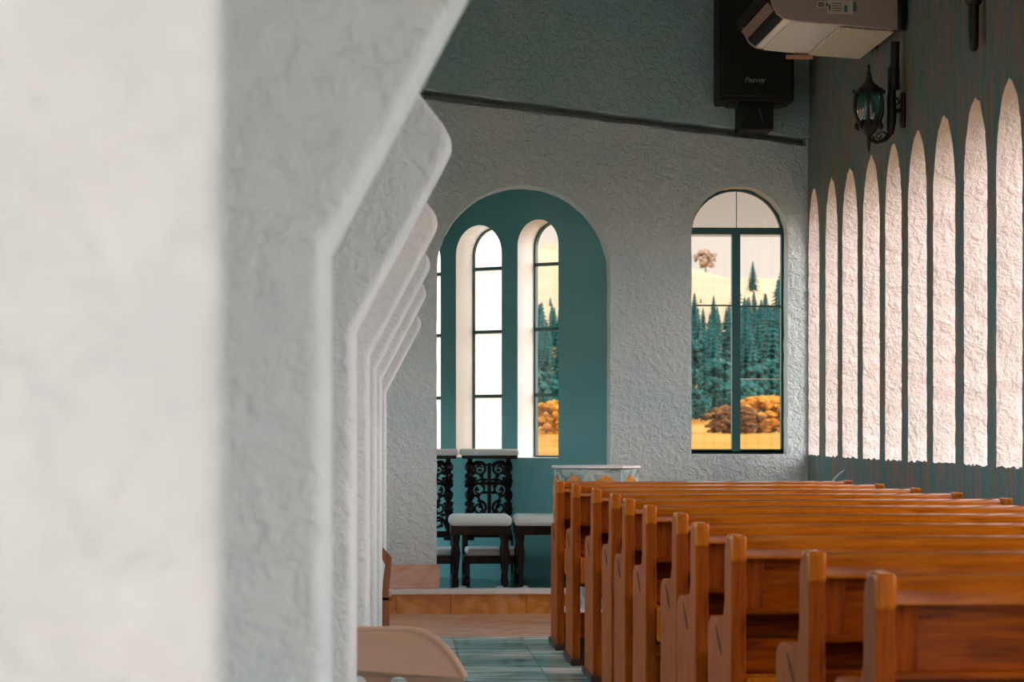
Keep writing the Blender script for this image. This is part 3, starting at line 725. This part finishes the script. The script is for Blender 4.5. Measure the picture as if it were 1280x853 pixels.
# ------------------------------------------------------------------ landscape
prof_y = [(16.9, -.3), (40, .3), (60, .63), (150, .95), (220, 1.3), (260, 2.2), (380, 12), (500, 23), (620, 33), (800, 40), (950, 52), (1300, 86), (1360, 88), (1600, 60)]
def H(x, y):
    for (a, za), (c, zc) in zip(prof_y, prof_y[1:]):
        if y <= c:
            t = max(0, (y - a) / (c - a)); z = za + (zc - za) * t; break
    else: z = prof_y[-1][1]
    side = (x / max(y, 1) - .137)
    z += y * .010 * math.sin(x * .02) * (1 if y > 500 else 0) - (y * .18 * side * (1 if y > 820 else 0) if side > 0 else 0)
    return z
bm = B(); rows = []
ys = [16.9 + (40 - 16.9) * k / 6 for k in range(6)] + [40 * (1600 / 40) ** (k / 70) for k in range(71)]
for y in ys:
    rows.append([bm.verts.new((u * y + v, y, H(u * y + v, y) + random.uniform(-1, 1) * .0006 * y)) for u, v in [(-.25 + .62 * k / 40, (-8 + 20 * k / 40)) for k in range(41)]])
for A, D_ in zip(rows, rows[1:]):
    for k in range(40):
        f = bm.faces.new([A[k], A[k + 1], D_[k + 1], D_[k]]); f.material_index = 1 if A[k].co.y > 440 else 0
tag(obj('hillside', bm, [M['grass'], M['dry']], sm=True, ang=180), 'orange autumn meadow and hills outside the window', 'hill', kind='structure')
bm = B(); box(bm, -60, 60, -60, 16.8, -.9, -.4); tag(obj('ground', bm, M['grass']), 'grass ground around the chapel', 'ground', kind='structure')

def conifer():
    t = thing('conifer_tree', 'dark teal conifer on the wooded slope outside the window', 'tree', group='conifers on the slope')
    bm = B(); tube(bm, [(0, 0, -1), (0, 0, 12)], [.25, .05], 6); obj('trunk', bm, M['bark'], t)
    bm = B(); r2 = random.Random(5)
    for k in range(15):
        z = 1.2 + 10.6 * k / 14; R = 3.7 * (1 - (z / 12.4)) ** .8 + .10; n = 14
        c = bm.verts.new((0, 0, z + .9))
        ring = [bm.verts.new((R * (1 if j % 2 else .62) * r2.uniform(.8, 1.15) * math.cos(2 * PI * j / n + k), R * (1 if j % 2 else .62) * r2.uniform(.8, 1.15) * math.sin(2 * PI * j / n + k), z - (.5 if j % 2 else .1) * R * .4)) for j in range(n)]
        for j in range(n): bm.faces.new([c, ring[j], ring[(j + 1) % n]])
        bm.faces.new(list(reversed(ring)))
    obj('foliage', bm, M['conifer'], t); return t
def broad(name, label, cat, group, mt, r=(2.2, 2.2, 2.0), h=2.2, sub=2, n=16, seed=1):
    f_ = .6 if n > 150 else 1.0
    t = thing(name, label, cat, group=group)
    bm = B(); tube(bm, [(0, 0, -.6), (0, 0, h)], [.14 * r[0] / 2, .08 * r[0] / 2], 6); obj('trunk', bm, M['bark'], t)
    bm = B(); r2 = random.Random(seed)
    for k in range(n):
        a = r2.uniform(0, 2 * PI); e = r2.uniform(-.75, 1.0); d = r2.uniform(.1, .95) * math.sqrt(max(.05, 1 - e * e * .9))
        blob(bm, (r[0] * d * math.cos(a), r[1] * d * math.sin(a), h + r[2] * e * .75), (f_ * r[0] * r2.uniform(.14, .30), f_ * r[1] * r2.uniform(.14, .30), f_ * r[2] * r2.uniform(.13, .27)), sub, .30, seed * 50 + k)
    obj('foliage', bm, mt, t); return t
def grnd(px, Y):
    p = P(px, 500, Y); return (p.x, Y, H(p.x, Y))
r3 = random.Random(11)
proto = conifer(); first = True
placed = []
def free(loc, d):
    return all((loc[0] - a) ** 2 + (loc[1] - c) ** 2 > (d + e) ** 2 * .9 for a, c, e in placed)
spots = [(941, 520, 326), (931, 545, 342), (950, 505, 350), (976, 470, 338), (984, 510, 328), (962, 540, 356), (969, 505, 348), (922, 530, 366), (870, 600, 370), (881, 615, 376), (896, 590, 366), (905, 560, 376), (913, 525, 360), (888, 540, 380), (956, 480, 366), (934, 490, 372)]
spots += [(920 + 7.5 * k, 440 + 17 * ((k * 3) % 7), 346 + (k * 13) % 22) for k in range(10)] + [(868 + 8 * k, 440 + 19 * ((k * 3) % 7), 366 + (k * 7) % 18) for k in range(7)]
spots += [(688, 500, 372), (694, 520, 350), (683, 540, 366), (675, 510, 368), (702, 500, 352)]
def tiplim(px): return 375 if px < 918 else 352
n_try = 0
while len(spots) < 420 and n_try < 4000:
    n_try += 1; px, Y = r3.uniform(580, 1090), r3.uniform(300, 590)
    spots.append((px, Y, max(tiplim(px) + r3.uniform(0, 30), HZ - (H(0, Y) - CAMZ + 12 * r3.uniform(.5, 1.0)) * F / Y)))
for px, Y, tip in spots:
    loc = grnd(px, Y); sc = ((HZ - tip) * Y / F + CAMZ - loc[2]) / 12.4
    if sc < .35: continue
    sc = min(sc, 1.35)
    if not free(loc, 3.5 * sc): continue
    placed.append((loc[0], loc[1], 3.5 * sc))
    o = proto if first else dup(proto, loc)
    first = False
    o.location = loc; o.scale = (sc, sc, sc); o.rotation_euler = (0, 0, r3.uniform(0, 6))
b0 = broad('leafy_tree', 'rounded teal leafy tree on the slope outside the window', 'tree', 'leafy trees on the slope', M['broad'], (3.2, 3.2, 3.2), 2.6, 1, 170, 4); first = True
for k in range(2500):
    px, Y = r3.uniform(580, 1090), r3.uniform(232, 430)
    loc = grnd(px, Y); sc = r3.uniform(.55, 1.15)
    if Y < 250: sc *= .7
    if not free(loc, 4.0 * sc): continue
    placed.append((loc[0], loc[1], 4.0 * sc))
    o = b0 if first else dup(b0, (0, 0, 0)); first = False
    o.location = loc; o.scale = (sc, sc, sc); o.rotation_euler = (0, 0, r3.uniform(0, 6))
    if len(placed) > 270: break
g = broad('golden_bush', 'large golden bush in the meadow at the right of the window view', 'bush', None, M['gold'], (2.5, 2.0, 1.55), 1.0, 1, 260, 8); g.location = grnd(962, 150)
g = broad('russet_bush', 'dark russet bush in front of the golden one', 'bush', None, M['russet'], (1.9, 1.3, 1.1), .7, 1, 220, 9); g.location = grnd(917, 142)
g = broad('golden_bush', 'golden bush seen low through the narrow apse window', 'bush', None, M['gold'], (1.8, 1.3, 1.3), .7, 1, 200, 12); g.location = grnd(690, 130)
g = broad('pale_tree', 'tall pale hazy tree on the far hilltop, upper left of the window view', 'tree', None, M['haze_tree'], (6.5, 6.5, 6.0), 8, 1, 60, 3); g.location = grnd(882, 1290); g.location.z -= 1

# ------------------------------------------------------------------ light
w = bpy.data.worlds.new('sky'); bpy.context.scene.world = w; w.use_nodes = True; nt = w.node_tree; nt.nodes.clear()
out_ = N(nt, 'ShaderNodeOutputWorld'); bg = N(nt, 'ShaderNodeBackground')
tc = N(nt, 'ShaderNodeTexCoord'); sp = N(nt, 'ShaderNodeSeparateXYZ'); nt.links.new(tc.outputs['Generated'], sp.inputs[0])
base = ramp(nt, sp.outputs['Z'], [(.0, (.86, .75, .64)), (.075, (.84, .72, .61)), (.11, (.62, .52, .45)), (.3, (.42, .66, .72))])
# out-of-view sky boosted as added fill: pinkish behind, teal left, brightest right
mr = N(nt, 'ShaderNodeMapRange'); mr.inputs['From Min'].default_value = .35; mr.inputs['From Max'].default_value = -.6; nt.links.new(sp.outputs['Y'], mr.inputs['Value'])
mx = N(nt, 'ShaderNodeMixRGB'); nt.links.new(mr.outputs['Result'], mx.inputs[0])
ml = N(nt, 'ShaderNodeMapRange'); ml.inputs['From Min'].default_value = -.2; ml.inputs['From Max'].default_value = -.8; nt.links.new(sp.outputs['X'], ml.inputs['Value'])
mxl = N(nt, 'ShaderNodeMixRGB'); nt.links.new(ml.outputs['Result'], mxl.inputs[0]); nt.links.new(base, mxl.inputs[1]); mxl.inputs[2].default_value = (3.0, 4.4, 4.7, 1)
nt.links.new(mxl.outputs[0], mx.inputs[1]); mx.inputs[2].default_value = (2.2, 1.58, 1.42, 1)
dt = N(nt, 'ShaderNodeVectorMath', operation='DOT_PRODUCT'); nt.links.new(tc.outputs['Generated'], dt.inputs[0])
SUN = Vector((.80, -.48, .36)).normalized(); dt.inputs[1].default_value = SUN
mr2 = N(nt, 'ShaderNodeMapRange', interpolation_type='SMOOTHSTEP'); mr2.inputs['From Min'].default_value = .22; mr2.inputs['From Max'].default_value = .45; nt.links.new(sp.outputs['X'], mr2.inputs['Value'])
ad = N(nt, 'ShaderNodeMixRGB', blend_type='ADD'); ad.inputs[0].default_value = 1
gl = N(nt, 'ShaderNodeMixRGB', blend_type='MULTIPLY'); gl.inputs[0].default_value = 1; gl.inputs[2].default_value = (4.7, 4.1, 3.95, 1)
cb = N(nt, 'ShaderNodeCombineXYZ')
for k in range(3): nt.links.new(mr2.outputs['Result'], cb.inputs[k])
nt.links.new(cb.outputs[0], gl.inputs[1]); nt.links.new(mx.outputs[0], ad.inputs[1]); nt.links.new(gl.outputs[0], ad.inputs[2])
nt.links.new(ad.outputs[0], bg.inputs['Color']); bg.inputs['Strength'].default_value = 1.0
nt.links.new(bg.outputs[0], out_.inputs[0])

sl = bpy.data.lights.new('sun', 'SUN'); sl.energy = .35; sl.angle = math.radians(25); sl.color = (1, .90, .82)
so = bpy.data.objects.new('sun', sl); C.objects.link(so); so.rotation_euler = (-SUN).to_track_quat('-Z', 'Y').to_euler(); so.location = (20, -15, 12)

sc = bpy.context.scene
sc.view_settings.view_transform = 'Standard'; sc.view_settings.look = 'None'; sc.view_settings.exposure = 0.25; sc.view_settings.gamma = 1.0; sc.view_settings.use_curve_mapping = False
sc.cycles.use_denoising = True; sc.cycles.max_bounces = 10; sc.cycles.diffuse_bounces = 6; sc.cycles.transparent_max_bounces = 12
sc.cycles.sample_clamp_indirect = 6
